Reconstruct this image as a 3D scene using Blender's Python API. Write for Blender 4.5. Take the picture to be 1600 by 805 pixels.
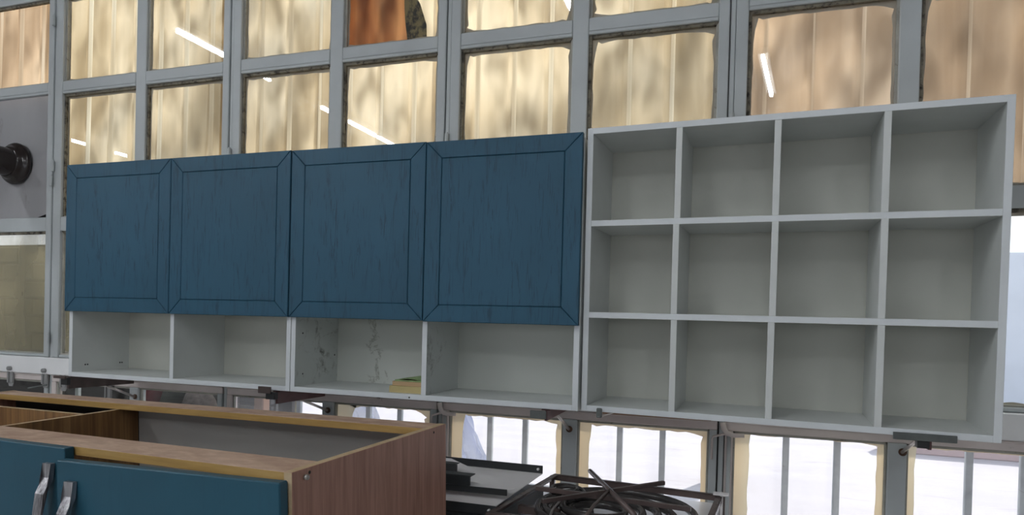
import bpy, bmesh, math, random
from mathutils import Vector, Matrix
random.seed(7)
S = bpy.context.scene
for o in list(bpy.data.objects): bpy.data.objects.remove(o)
C = S.collection

# ------------------------------------------------------------------ camera
# world: x along the window wall, y towards the windows, z up; z = 0 is the underside of the wall units
F = 1045.917
cd = bpy.data.cameras.new('camera'); cam = bpy.data.objects.new('camera', cd); C.objects.link(cam)
r_ = Vector((0.94835157, 0.31614664, 0.02608842)); u_ = Vector((-0.02826324, 0.00229498, 0.99959788)); w_ = Vector((-0.31595964, 0.94870756, -0.01111177))
cam.matrix_world = Matrix(((r_.x, u_.x, -w_.x, 0.51384730), (r_.y, u_.y, -w_.y, -2.34727840), (r_.z, u_.z, -w_.z, 0.31452971), (0, 0, 0, 1)))
cd.sensor_fit = 'HORIZONTAL'; cd.sensor_width = 36.0; cd.lens = F / 1600 * 36.0
cd.shift_x = 0.0; cd.shift_y = 110.466 / 1600
cd.clip_start = 0.02; cd.clip_end = 200
S.camera = cam

# ------------------------------------------------------------------ world, sun, exposure
W = bpy.data.worlds.new('sky'); S.world = W; W.use_nodes = True
wn = W.node_tree; bg = wn.nodes['Background']
tc = wn.nodes.new('ShaderNodeTexCoord'); sp = wn.nodes.new('ShaderNodeSeparateXYZ'); rp = wn.nodes.new('ShaderNodeValToRGB')
wn.links.new(tc.outputs['Generated'], sp.inputs[0]); wn.links.new(sp.outputs['Z'], rp.inputs[0]); wn.links.new(rp.outputs[0], bg.inputs[0])
rp.color_ramp.elements[0].position = 0.0; rp.color_ramp.elements[0].color = (0.92, 0.95, 1.0, 1)
rp.color_ramp.elements[1].position = 1.0; rp.color_ramp.elements[1].color = (0.74, 0.85, 1.0, 1)
bg.inputs[1].default_value = 1.8
sd = bpy.data.lights.new('sun', 'SUN'); sun = bpy.data.objects.new('sun', sd); C.objects.link(sun)
sd.energy = 5.5; sd.angle = math.radians(1.6); sd.color = (1.0, 0.95, 0.86)
sun.rotation_euler = Vector((-0.35, -0.75, -1.15)).to_track_quat('-Z', 'Y').to_euler(); sun.location = (2, 6, 9)
S.view_settings.view_transform = 'Standard'; S.view_settings.look = 'None'
S.view_settings.exposure = 0.0; S.view_settings.gamma = 1.0; S.view_settings.use_curve_mapping = False
TUBE = 106.0

# ------------------------------------------------------------------ materials
def nt(name):
    m = bpy.data.materials.new(name); m.use_nodes = True
    n = m.node_tree; return m, n, n.nodes['Principled BSDF']
def noise(n, scale=(1, 1, 1), s=5.0, detail=4.0, rough=0.55, dist=0.0):
    t = n.nodes.new('ShaderNodeTexCoord'); mp = n.nodes.new('ShaderNodeMapping'); mp.inputs['Scale'].default_value = scale
    z = n.nodes.new('ShaderNodeTexNoise'); z.inputs['Scale'].default_value = s; z.inputs['Detail'].default_value = detail
    z.inputs['Roughness'].default_value = rough; z.inputs['Distortion'].default_value = dist
    n.links.new(t.outputs['Object'], mp.inputs[0]); n.links.new(mp.outputs[0], z.inputs['Vector']); return z.outputs['Fac']
def ramp(n, fac, stops):
    r = n.nodes.new('ShaderNodeValToRGB'); e = r.color_ramp.elements
    while len(e) < len(stops): e.new(0.5)
    for k, (p, c) in enumerate(stops): e[k].position = p; e[k].color = (*c, 1)
    n.links.new(fac, r.inputs[0]); return r.outputs[0]
def mixc(n, fac, a, b, mode='MIX'):
    m = n.nodes.new('ShaderNodeMix'); m.data_type = 'RGBA'; m.blend_type = mode
    for k, v in ((0, fac), (6, a), (7, b)):
        if hasattr(v, 'links'): n.links.new(v, m.inputs[k])
        elif isinstance(v, (int, float)): m.inputs[k].default_value = v
        else: m.inputs[k].default_value = (*v, 1)
    return m.outputs[2]
def bump(n, b, h, st=0.2, d=0.002):
    k = n.nodes.new('ShaderNodeBump'); k.inputs['Strength'].default_value = st; k.inputs['Distance'].default_value = d
    n.links.new(h, k.inputs['Height']); n.links.new(k.outputs[0], b.inputs['Normal'])
def sub(c, f): return tuple(x * f for x in c)
def paint(name, col, rough=0.45, var=0.12, s=6.0, scale=(1, 1, 1), metal=0.0, bst=0.08, dirt=None, dirt_lo=0.55, spec=0.5):
    m, n, b = nt(name)
    f = noise(n, scale, s, 6)
    c = ramp(n, f, [(0.3, sub(col, 1 - var)), (0.7, tuple(min(1, x * (1 + var)) for x in col))])
    if dirt:
        g = noise(n, scale, s * 2.3, 8, 0.7, 0.6)
        k = ramp(n, g, [(dirt_lo, (0, 0, 0)), (dirt_lo + 0.12, (1, 1, 1))])
        c = mixc(n, k, c, dirt)
    n.links.new(c, b.inputs['Base Color']); b.inputs['Roughness'].default_value = rough; b.inputs['Metallic'].default_value = metal
    b.inputs['Specular IOR Level'].default_value = spec
    if bst: bump(n, b, noise(n, scale, s * 8, 3), bst, 0.001)
    return m
def grain(name, c1, c2, c3, scale, s=6.0, rough=0.5, bst=0.15):
    m, n, b = nt(name)
    a = noise(n, scale, s, 8, 0.62, 0.3); k = noise(n, (scale[0] * .25, scale[1] * .25, scale[2] * .3), s, 3, 0.5, 0.4)
    ca = ramp(n, a, [(0.32, c1), (0.52, c2), (0.7, c3)])
    c = mixc(n, 0.35, ca, ramp(n, k, [(0.35, c1), (0.65, c3)]))
    n.links.new(c, b.inputs['Base Color']); b.inputs['Roughness'].default_value = rough
    bump(n, b, a, bst, 0.0008); return m

M = {}
M['frame'] = paint('grey_window_paint', (0.46, 0.49, 0.50), 0.5, 0.10, 3.0, dirt=(0.16, 0.14, 0.11), dirt_lo=0.68)
M['frame_light'] = paint('pale_window_paint', (0.84, 0.84, 0.85), 0.45, 0.06, 3.0)
M['frame_dark'] = paint('dark_gap', (0.05, 0.048, 0.045), 0.8, 0.2)
M['frame_mauve'] = paint('mauve_grey_window_paint', (0.62, 0.55, 0.53), 0.55, 0.12, 4.0, dirt=(0.14, 0.11, 0.09), dirt_lo=0.66)
M['bead_dirty'] = paint('grimy_putty', (0.19, 0.17, 0.13), 0.9, 0.35, 14.0, (1, 1, 1), bst=0.5, dirt=(0.03, 0.025, 0.02), dirt_lo=0.5)
M['bead'] = paint('putty', (0.36, 0.35, 0.31), 0.85, 0.2, 12.0, bst=0.3, dirt=(0.15, 0.12, 0.08), dirt_lo=0.6)
M['room'] = paint('room_plaster', (0.24, 0.245, 0.25), 0.9, 0.08, 1.5)
M['ceil'] = paint('ceiling_paint', (0.36, 0.37, 0.38), 0.9, 0.05, 1.5)
M['floor'] = paint('concrete_floor', (0.42, 0.41, 0.40), 0.7, 0.2, 2.0, dirt=(0.12, 0.11, 0.10))
M['white'] = paint('white_melamine', (0.66, 0.68, 0.665), 0.42, 0.035, 9.0, bst=0.03)
M['white_edge'] = paint('white_edge_band', (0.71, 0.74, 0.76), 0.38, 0.03, 9.0, bst=0.03)
M['white_back'] = paint('off_white_backing', (0.61, 0.615, 0.555), 0.5, 0.03, 6.0, bst=0.02)
M['lam_gray'] = paint('grey_backing_board', (0.36, 0.345, 0.33), 0.55, 0.05, 4.0)
M['ground'] = paint('outdoor_concrete', (0.49, 0.475, 0.505), 0.95, 0.05, 0.9, (1, 4, 1), dirt=(0.40, 0.375, 0.39), dirt_lo=0.58)
M['pinkwall'] = paint('pink_render', (0.58, 0.44, 0.43), 0.95, 0.12, 3.0)
M['farwall'] = paint('pale_blue_sheeting', (0.62, 0.66, 0.74), 0.7, 0.05, 2.0)
M['bar'] = paint('grille_bar_paint', (0.52, 0.56, 0.56), 0.6, 0.18, 18.0, dirt=(0.2, 0.13, 0.09), dirt_lo=0.62)
M['blackpipe'] = paint('glossy_black_enamel', (0.022, 0.016, 0.015), 0.16, 0.3, 6.0, bst=0.0)
M['sheetmetal'] = paint('soot_marked_sheet', (0.66, 0.65, 0.67), 0.5, 0.10, 2.5, (1, 1, .4), dirt=(0.48, 0.45, 0.46), dirt_lo=0.6)
M['steel_dark'] = paint('brown_black_steel', (0.11, 0.08, 0.075), 0.26, 0.3, 9.0, dirt=(0.20, 0.14, 0.13), dirt_lo=0.62)
M['steel_lip'] = paint('black_steel_edge', (0.022, 0.024, 0.026), 0.4, 0.2, 9.0)
M['tray'] = paint('grey_coated_sheet', (0.84, 0.80, 0.80), 0.33, 0.03, 4.0, bst=0.01)
M['hose'] = paint('black_rubber_hose', (0.050, 0.044, 0.043), 0.24, 0.2, 20.0)
M['wire'] = paint('bare_wire', (0.45, 0.40, 0.38), 0.35, 0.1, metal=0.8)
M['rod'] = paint('bright_steel_rod', (0.62, 0.58, 0.56), 0.3, 0.1, metal=0.7)
M['redbrown'] = paint('red_oxide_steel', (0.105, 0.045, 0.045), 0.5, 0.25, 12.0, (1, 1, 4))
M['black'] = paint('black_plastic', (0.012, 0.012, 0.013), 0.5, 0.1)
M['clip'] = paint('dull_grey_steel', (0.10, 0.11, 0.105), 0.55, 0.25, 20.0)
M['clip_brown'] = paint('brown_steel', (0.075, 0.05, 0.045), 0.5, 0.3, 20.0)
M['rust'] = paint('rust_mark', (0.10, 0.055, 0.035), 0.9, 0.4, 30.0)
M['tabmetal'] = paint('galvanised_tab', (0.33, 0.33, 0.33), 0.4, 0.1, metal=0.3)
M['tabletop'] = paint('pale_table_board', (0.80, 0.79, 0.80), 0.22, 0.05)
M['tableleg'] = paint('table_leg_steel', (0.12, 0.12, 0.13), 0.5)
M['screw'] = paint('bright_screw', (0.6, 0.58, 0.55), 0.3, 0.1, metal=0.8)
M['hole'] = paint('dark_hole', (0.03, 0.028, 0.026), 0.9)
M['book_y'] = paint('yellow_book_cover', (0.48, 0.39, 0.18), 0.6, 0.08)
M['book_o'] = paint('tan_book_cover', (0.46, 0.31, 0.17), 0.6, 0.10)
M['book_g'] = paint('green_book_cover', (0.22, 0.31, 0.13), 0.55, 0.3, 14.0)
M['pages'] = paint('paper_edges', (0.60, 0.50, 0.30), 0.9, 0.1, 30.0, (1, 1, 8))
M['block'] = paint('olive_block', (0.19, 0.165, 0.085), 0.95, 0.18, 6.0)
M['mortar'] = paint('block_mortar', (0.13, 0.11, 0.06), 0.95, 0.1)
M['bark'] = paint('bark', (0.10, 0.07, 0.05), 0.9, 0.3, 9.0)
M['leaf'] = paint('foliage', (0.08, 0.13, 0.035), 0.7, 0.35, 9.0)
M['redbag'] = paint('red_sack', (0.10, 0.010, 0.018), 0.7, 0.25, 7.0)
M['darkbag'] = paint('dark_sack', (0.022, 0.026, 0.022), 0.7, 0.3, 7.0)
M['greybag'] = paint('grey_pebbled_sack', (0.12, 0.10, 0.10), 0.8, 0.4, 40.0)
M['darkboard'] = paint('dark_and_dimming_board', (0.022, 0.019, 0.019), 0.8, 0.25, 5.0, (1, 1, 6))
M['louver'] = paint('dark_louvre', (0.05, 0.05, 0.05), 0.6, 0.2)
M['orangewood'] = paint('orange_brown_post', (0.30, 0.165, 0.10), 0.8, 0.12)

# --- blue stained-oak paint: fine vertical grain relief and darker pores
def blue(name, c, dark):
    m, n, b = nt(name)
    g = noise(n, (34, 34, 2.2), 3.0, 9, 0.66, 1.6); lo = noise(n, (1.2, 1.2, .8), 2.0, 3)
    sw = noise(n, (9, 9, 1.6), 1.6, 3, 0.5, 2.5)
    c0 = ramp(n, lo, [(0.3, sub(c, 0.9)), (0.7, sub(c, 1.1))])
    k = ramp(n, g, [(0.50, (0, 0, 0)), (0.58, (1, 1, 1))]); ks = ramp(n, sw, [(0.46, (0, 0, 0)), (0.62, (1, 1, 1))])
    kk = n.nodes.new('ShaderNodeMath'); kk.operation = 'MULTIPLY'; n.links.new(k, kk.inputs[0]); n.links.new(ks, kk.inputs[1])
    kf = n.nodes.new('ShaderNodeMath'); kf.operation = 'MULTIPLY'; n.links.new(kk.outputs[0], kf.inputs[0]); kf.inputs[1].default_value = dark
    n.links.new(mixc(n, kf.outputs[0], c0, sub(c, 0.45)), b.inputs['Base Color'])
    b.inputs['Roughness'].default_value = 0.42; b.inputs['Specular IOR Level'].default_value = 0.28
    bump(n, b, g, 0.22, 0.0006); return m
M['blue'] = blue('blue_painted_oak', (0.027, 0.093, 0.150), 0.7)
M['blue_low'] = blue('blue_painted_board', (0.018, 0.078, 0.118), 0.12)

# --- wood laminates
M['side_wood'] = grain('pinkish_brown_laminate', (0.25, 0.115, 0.08), (0.38, 0.195, 0.14), (0.48, 0.265, 0.20), (22, 22, 1.2), 5.0, 0.42)
M['rail_top'] = grain('tan_chipboard_face', (0.33, 0.20, 0.14), (0.48, 0.32, 0.23), (0.66, 0.49, 0.37), (4, 9, 14), 4.0, 0.6)
M['rail_edge'] = grain('ochre_edge_band', (0.27, 0.15, 0.035), (0.40, 0.24, 0.07), (0.48, 0.31, 0.11), (1.5, 20, 20), 4.0, 0.45)
M['pale_edge'] = grain('pale_cut_edge', (0.40, 0.28, 0.15), (0.52, 0.38, 0.23), (0.60, 0.47, 0.31), (8, 8, 8), 4.0, 0.6)
M['zebra'] = grain('dark_striped_laminate', (0.09, 0.04, 0.014), (0.20, 0.10, 0.036), (0.33, 0.185, 0.07), (30, 30, 0.8), 4.0, 0.45)

# --- mouldy melamine inside the second wall cabinet
def mould(name, base):
    m, n, b = nt(name)
    a = noise(n, (1, 1, 1), 7.0, 9, 0.72, 1.2); f2 = noise(n, (1, 1, 1), 30.0, 6, 0.7)
    k1 = ramp(n, a, [(0.52, (0, 0, 0)), (0.66, (1, 1, 1))]); k2 = ramp(n, f2, [(0.42, (0, 0, 0)), (0.6, (1, 1, 1))])
    mm = n.nodes.new('ShaderNodeMath'); mm.operation = 'MULTIPLY'; n.links.new(k1, mm.inputs[0]); n.links.new(k2, mm.inputs[1])
    n.links.new(mixc(n, mm.outputs[0], base, (0.16, 0.16, 0.145)), b.inputs['Base Color']); b.inputs['Roughness'].default_value = 0.5
    return m
M['mould'] = mould('mouldy_white_melamine', (0.63, 0.66, 0.645))
def tide(name, base, x0):   # a wandering brown tide line down the backing board
    m, n, b = nt(name)
    t = n.nodes.new('ShaderNodeTexCoord'); s = n.nodes.new('ShaderNodeSeparateXYZ'); n.links.new(t.outputs['Object'], s.inputs[0])
    f = noise(n, (1, 1, 1), 9.0, 8, 0.7, 0.8)
    def mth(op, a, bb):
        k = n.nodes.new('ShaderNodeMath'); k.operation = op
        for q, v in enumerate((a, bb)):
            if v is None: continue
            if isinstance(v, (int, float)): k.inputs[q].default_value = v
            else: n.links.new(v, k.inputs[q])
        return k.outputs[0]
    d = mth('ADD', mth('SUBTRACT', s.outputs['X'], x0), mth('MULTIPLY', mth('SUBTRACT', f, 0.5), 0.42))
    line = ramp(n, mth('ABSOLUTE', d, None), [(0.0, (1, 1, 1)), (0.012, (0, 0, 0))])
    inner = ramp(n, mth('MULTIPLY', d, -1.0), [(0.0, (0, 0, 0)), (0.003, (0.25, 0.25, 0.25)), ])
    lim = ramp(n, mth('ABSOLUTE', mth('SUBTRACT', s.outputs['X'], x0), None), [(0.07, (1, 1, 1)), (0.10, (0, 0, 0))])
    k = mth('MULTIPLY', mth('MULTIPLY', line, noise(n, (1, 1, 1), 40.0, 3)), 1.2); k = mth('MULTIPLY', k, lim)
    n.links.new(mixc(n, k, base, (0.17, 0.17, 0.13)), b.inputs['Base Color']); b.inputs['Roughness'].default_value = 0.5
    return m

# --- brushed handle metal
M['handle'] = grain('brushed_pewter', (0.09, 0.085, 0.09), (0.32, 0.31, 0.33), (0.66, 0.65, 0.68), (90, 90, 3), 3.0, 0.33); 
M['handle'].node_tree.nodes['Principled BSDF'].inputs['Metallic'].default_value = 0.75

# --- window glass: clear sheet with a weak mirror reflection
def glass(name, tint=(0.93, 0.94, 0.93), dust=0.0, dustcol=(0.5, 0.48, 0.42), refl=0.07):
    m = bpy.data.materials.new(name); m.use_nodes = True; n = m.node_tree; n.nodes.clear()
    out = n.nodes.new('ShaderNodeOutputMaterial'); tr = n.nodes.new('ShaderNodeBsdfTransparent'); tr.inputs[0].default_value = (*tint, 1)
    gl = n.nodes.new('ShaderNodeBsdfGlossy'); gl.inputs['Roughness'].default_value = 0.0; mx = n.nodes.new('ShaderNodeMixShader'); mx.inputs[0].default_value = refl
    src = tr.outputs[0]
    if dust:
        tl = n.nodes.new('ShaderNodeBsdfTranslucent'); tl.inputs[0].default_value = (*dustcol, 1); df = n.nodes.new('ShaderNodeBsdfDiffuse'); df.inputs[0].default_value = (*dustcol, 1)
        md = n.nodes.new('ShaderNodeMixShader'); md.inputs[0].default_value = 0.5; n.links.new(tl.outputs[0], md.inputs[1]); n.links.new(df.outputs[0], md.inputs[2])
        m2 = n.nodes.new('ShaderNodeMixShader'); f = noise(n, (1, 1, .35), 5.0, 4)
        r = ramp(n, f, [(0.3, (dust * .7,) * 3), (0.7, (min(1, dust * 1.3),) * 3)]); n.links.new(r, m2.inputs[0])
        n.links.new(tr.outputs[0], m2.inputs[1]); n.links.new(md.outputs[0], m2.inputs[2]); src = m2.outputs[0]
    n.links.new(src, mx.inputs[1]); n.links.new(gl.outputs[0], mx.inputs[2]); n.links.new(mx.outputs[0], out.inputs[0]); return m
M['glass'] = glass('window_glass')
M['glass_dusty'] = glass('dusty_window_glass', dust=0.46, dustcol=(0.42, 0.38, 0.27))
M['glass_low'] = glass('low_window_glass', tint=(0.96, 0.96, 0.97), dust=0.10, dustcol=(0.8, 0.8, 0.82), refl=0.05)

# --- translucent stuff (backlit by the daylight outside)
def translucent(name, c_lo, c_mid, c_hi, mix=0.75, s=2.2, shade=0.0, scale=(1, 1, .45), streak=0.25):
    m = bpy.data.materials.new(name); m.use_nodes = True; n = m.node_tree; n.nodes.clear()
    out = n.nodes.new('ShaderNodeOutputMaterial'); tl = n.nodes.new('ShaderNodeBsdfTranslucent'); df = n.nodes.new('ShaderNodeBsdfDiffuse'); mx = n.nodes.new('ShaderNodeMixShader')
    f = noise(n, scale, s, 1.0, 0.4, 0.0); c = ramp(n, f, [(0.34, c_lo), (0.5, c_mid), (0.66, c_hi)])
    f3 = noise(n, (7, 7, .35), 2.2, 3, 0.5); c = mixc(n, streak, c, ramp(n, f3, [(0.35, c_lo), (0.65, c_hi)]))
    if shade:  # painted shade: leaf dapple on corrugated sheets, rib shade on the brown one
        f2 = noise(n, (1.6, 1.6, .7), s * 1.9, 1.2, 0.4, 0.15); k = ramp(n, f2, [(0.44, (0, 0, 0)), (0.70, (shade,) * 3)])
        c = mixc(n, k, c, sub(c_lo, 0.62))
    n.links.new(c, tl.inputs[0]); n.links.new(c, df.inputs[0]); mx.inputs[0].default_value = mix
    n.links.new(df.outputs[0], mx.inputs[1]); n.links.new(tl.outputs[0], mx.inputs[2]); n.links.new(mx.outputs[0], out.inputs[0]); return m
M['sheet_cream'] = translucent('cream_translucent_sheet', (0.46, 0.345, 0.20), (0.75, 0.595, 0.385), (0.94, 0.79, 0.56), s=3.4, scale=(1, 1, .55), shade=0.75)
M['crest_cream'] = translucent('cream_sheet_crest_highlight', (0.60, 0.47, 0.30), (0.84, 0.70, 0.48), (0.98, 0.88, 0.68), s=3.0)  # paler colour paints the ridge highlights along the rib crests
M['sheet_pink'] = translucent('pinkish_translucent_sheet', (0.46, 0.31, 0.19), (0.73, 0.52, 0.34), (0.91, 0.70, 0.49), s=3.4, scale=(1, 1, .55), shade=0.75)
M['crest_pink'] = translucent('pinkish_sheet_crest_highlight', (0.60, 0.44, 0.29), (0.82, 0.63, 0.44), (0.96, 0.80, 0.60), s=3.0)  # ridge highlight painted in, as on the cream crests
M['sheet_brown'] = translucent('brown_translucent_patch', (0.42, 0.20, 0.10), (0.80, 0.50, 0.30), (0.98, 0.75, 0.53), s=4.0, scale=(2.2, 1, .25), shade=0.6, streak=0.5)  # vertical streaks put the light and dark of corrugation into the colour
M['mask'] = translucent('cream_paper_mask', (0.86, 0.77, 0.62), (0.91, 0.84, 0.70), (0.95, 0.91, 0.80), mix=0.6, s=3.0)
M['smear'] = translucent('pale_putty_smear', (0.46, 0.44, 0.38), (0.55, 0.52, 0.46), (0.64, 0.62, 0.56), mix=0.45, s=9.0)
M['plastic'] = translucent('thin_blue_white_plastic', (0.55, 0.60, 0.78), (0.78, 0.82, 0.94), (0.95, 0.96, 1.0), mix=0.55, s=5.0)
def emit(name, c, s):
    m, n, b = nt(name); b.inputs['Base Color'].default_value = (0, 0, 0, 1); b.inputs['Emission Color'].default_value = (*c, 1); b.inputs['Emission Strength'].default_value = s; return m
M['tube'] = emit('fluorescent_tube', (0.93, 0.97, 1.0), TUBE)
M['fixture'] = paint('fixture_white', (0.7, 0.7, 0.7), 0.5)

# ------------------------------------------------------------------ mesh helpers
def link(name, bm, mat, parent=None, kind=None, smooth=False):
    bmesh.ops.recalc_face_normals(bm, faces=bm.faces[:])
    me = bpy.data.meshes.new(name); bm.to_mesh(me); bm.free()
    if smooth:
        for p in me.polygons: p.use_smooth = True
    for q in (mat if isinstance(mat, (list, tuple)) else [mat]): me.materials.append(q)
    o = bpy.data.objects.new(name, me); C.objects.link(o)
    if parent: o.parent = parent
    if kind: o['kind'] = kind
    return o
def add_box(bm, x0, x1, y0, y1, z0, z1, bev=0.0, mi=0):
    g = bmesh.ops.create_cube(bm, size=1.0); vs = g['verts']
    for v in vs: v.co = Vector(((x0 + x1) / 2 + v.co.x * (x1 - x0), (y0 + y1) / 2 + v.co.y * (y1 - y0), (z0 + z1) / 2 + v.co.z * (z1 - z0)))
    fs = {f for v in vs for f in v.link_faces}
    for f in fs: f.material_index = mi
    if bev:
        es = list({e for v in vs for e in v.link_edges}); bmesh.ops.bevel(bm, geom=es, offset=bev, segments=1, affect='EDGES')
def box(name, x0, x1, y0, y1, z0, z1, mat, parent=None, bev=0.0, kind=None):
    bm = bmesh.new(); add_box(bm, x0, x1, y0, y1, z0, z1, bev); return link(name, bm, mat, parent, kind)
def add_tube(bm, pts, r, n=10, cap=True):
    pts = [Vector(p) for p in pts]; rings = []
    up = None
    for i, p in enumerate(pts):
        d = (pts[min(i + 1, len(pts) - 1)] - pts[max(i - 1, 0)]).normalized()
        if up is None: up = Vector((0, 0, 1)) if abs(d.z) < .9 else Vector((1, 0, 0))
        a = d.cross(up).normalized(); b = a.cross(d).normalized(); up = b
        rr = r[i] if isinstance(r, (list, tuple)) else r
        rings.append([bm.verts.new(p + (a * math.cos(2 * math.pi * k / n) + b * math.sin(2 * math.pi * k / n)) * rr) for k in range(n)])
    for A, B in zip(rings, rings[1:]):
        for k in range(n): bm.faces.new((A[k], A[(k + 1) % n], B[(k + 1) % n], B[k]))
    if cap: bm.faces.new(rings[0][::-1]); bm.faces.new(rings[-1])
def tube(name, pts, r, mat, parent=None, n=10, kind=None, smooth=True):
    bm = bmesh.new(); add_tube(bm, pts, r, n); return link(name, bm, mat, parent, kind, smooth)
def add_prism(bm, poly, d0, d1, axis='y', mi=0):
    def P(a, b, d): return (a, d, b) if axis == 'y' else ((a, b, d) if axis == 'z' else (d, a, b))
    A = [bm.verts.new(P(a, b, d0)) for a, b in poly]; B = [bm.verts.new(P(a, b, d1)) for a, b in poly]; n = len(poly)
    fs = [bm.faces.new(A), bm.faces.new(B[::-1])] + [bm.faces.new((A[k], B[k], B[(k + 1) % n], A[(k + 1) % n])) for k in range(n)]
    for f in fs: f.material_index = mi
def prism(name, poly, d0, d1, mat, parent=None, axis='y', bev=0.0, kind=None):
    bm = bmesh.new(); add_prism(bm, poly, d0, d1, axis)
    if bev: bmesh.ops.bevel(bm, geom=bm.edges[:], offset=bev, segments=1, affect='EDGES')
    return link(name, bm, mat, parent, kind)
def beam(name, p, q, w, h, mat, parent=None, bev=0.0):     # a rectangular bar from p to q
    p, q = Vector(p), Vector(q); d = (q - p); L = d.length; d.normalize(); s = d.cross(Vector((0, 0, 1))).normalized(); u = s.cross(d)
    bm = bmesh.new(); add_box(bm, 0, L, -w / 2, w / 2, -h / 2, h / 2, bev)
    for v in bm.verts: c = v.co.copy(); v.co = p + d * c.x + s * c.y + u * c.z
    return link(name, bm, mat, parent)
def empty(name, loc=(0, 0, 0), rot=(0, 0, 0), parent=None):
    o = bpy.data.objects.new(name, None); C.objects.link(o); o.location = loc; o.rotation_euler = rot; o.empty_display_size = .1
    if parent: o.parent = parent
    return o
def tag(o, label, cat, group=None, kind=None):
    o['label'] = label
    if cat: o['category'] = cat
    if group: o['group'] = group
    if kind: o['kind'] = kind
    return o
def struct(o, label=None):
    o['kind'] = 'structure'
    if label: o['label'] = label
    return o
def ring(bm, x0, x1, z0, z1, wl, wr, wb, wt, y0, y1, wob=0.0, corner=0.0, seed=0, mi=0):
    """a flat ring round a pane whose inner outline can wander and have rounded corners"""
    rnd = random.Random(seed); a0, a1, b0, b1 = x0 + wl, x1 - wr, z0 + wb, z1 - wt
    N = 14; inner = []; outer = []
    def corner_cut(u): return corner * max(0, 1 - min(u, 1 - u) * 6) ** 2
    for k in range(N): u = k / N; inner.append((a0 + (a1 - a0) * u, b0 + corner_cut(u) + rnd.uniform(0, wob))); outer.append((x0 + (x1 - x0) * u, z0))
    for k in range(N): u = k / N; inner.append((a1 - corner_cut(u) - rnd.uniform(0, wob), b0 + (b1 - b0) * u)); outer.append((x1, z0 + (z1 - z0) * u))
    for k in range(N): u = k / N; inner.append((a1 - (a1 - a0) * u, b1 - corner_cut(u) - rnd.uniform(0, wob))); outer.append((x1 - (x1 - x0) * u, z1))
    for k in range(N): u = k / N; inner.append((a0 + corner_cut(u) + rnd.uniform(0, wob), b1 - (b1 - b0) * u)); outer.append((x0, z1 - (z1 - z0) * u))
    n = len(inner)
    v = [[bm.verts.new((a, y, b)) for a, b in L] for y in (y0, y1) for L in (inner, outer)]
    I0, O0, I1, O1 = v
    for k in range(n):
        j = (k + 1) % n
        for f in ((I0[k], I0[j], O0[j], O0[k]), (I1[k], O1[k], O1[j], I1[j]), (I0[k], I1[k], I1[j], I0[j]), (O0[k], O0[j], O1[j], O1[k])):
            bm.faces.new(f).material_index = mi

# ================================================================== ROOM SHELL
FZ = -0.83; CZ = 3.10; YF = 0.36; RX0, RX1, RY0 = -12.0, 4.6, -8.0
struct(box('floor', RX0 - .2, RX1 + .2, RY0 - .2, 0.62, FZ - 0.12, FZ, M['floor']), 'grey concrete workshop floor')
struct(box('ceiling', RX0 - .2, RX1 + .2, RY0 - .2, 0.62, CZ, CZ + 0.1, M['ceil']), 'pale workshop ceiling')
struct(box('wall_left', RX0 - .15, RX0, RY0, 0.62, FZ, CZ, M['room'])); struct(box('wall_right', RX1, RX1 + .15, RY0, 0.62, FZ, CZ, M['room']))
for (a, b, c, d) in ((RX0, RX1, FZ, .05), (RX0, RX1, 1.25, CZ), (RX0, -8.0, .05, 1.25), (3.6, RX1, .05, 1.25)):     # unseen window band added in the far wall for soft horizontal daylight
    struct(box('wall_back', a, b, RY0 - .15, RY0, c, d, M['room']))
for k in range(9): struct(box('trim_%d' % (60 + k), -8.0 + k * 1.45 - .03, -8.0 + k * 1.45 + .03, RY0 - .10, RY0 - .04, .05, 1.25, M['frame']))
struct(box('ground', -40, 40, -60, RY0 - .2, -1.02, -0.92, M['ground']), 'pale yard beyond the far side of the hall')
WB, WT = -0.74, 2.62            # bottom and top of the glazing
X_L, X_R = -4.80, 2.86
struct(box('wall_front', RX0, RX1, 0.34, 0.60, FZ, WB, M['room']), 'masonry wall under the windows'); struct(box('wall_front', RX0, RX1, 0.34, 0.60, WT, CZ, M['room']))
struct(box('wall_front', RX0, X_L, 0.34, 0.60, WB, WT, M['room'])); struct(box('wall_front', X_R, RX1, 0.34, 0.60, WB, WT, M['room']))

# ------------------------------------------------------------------ outdoors
struct(box('ground', -40, 40, 0.62, 60, -1.02, -0.92, M['ground']), 'sunlit pale concrete yard outside')
fw = empty('yard_fence', (0, 10.5, -0.92)); tag(fw, 'pale blue sheet fence across the far side of the yard', 'fence')
for k in range(40):
    box('fence_panel', -20 + k, -19.006 + k, -0.02, 0.02, 0.0, 2.55, M['farwall'], fw)
tag(box('low_wall', 1.95, 9, 5.30, 5.50, -.92, -.50, M['pinkwall'], bev=.01), 'low pinkish wall across the yard beyond the right lower window', 'wall')
tag(box('kerb', -9, 1.8, 6.6, 6.75, -.92, -.88, M['ground'], bev=.01), 'low pale kerb crossing the sunlit yard', 'kerb')

# block wall outside the lower left glazing
bw = empty('block_wall', (-5.2, 1.25, -0.92)); tag(bw, 'olive block wall behind the dusty lower left glass', 'wall')
box('mortar_core', 0, 2.98, 0.03, 0.17, 0, 1.71, M['mortar'], bw)
blk = None
for r in range(13):
    for k in range(10):
        x = k * 0.30 + (0.15 if r % 2 else 0.0)
        if x + 0.28 > 2.99: continue
        if blk is None: blk = box('block', 0, 0.285, 0, 0.19, 0, 0.118, M['block'], bw, 0.008); o = blk
        else: o = blk.copy(); C.objects.link(o)
        o.location = (x + random.uniform(-.004, .004), random.uniform(-.006, .006), r * 0.131 + 0.004)

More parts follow.
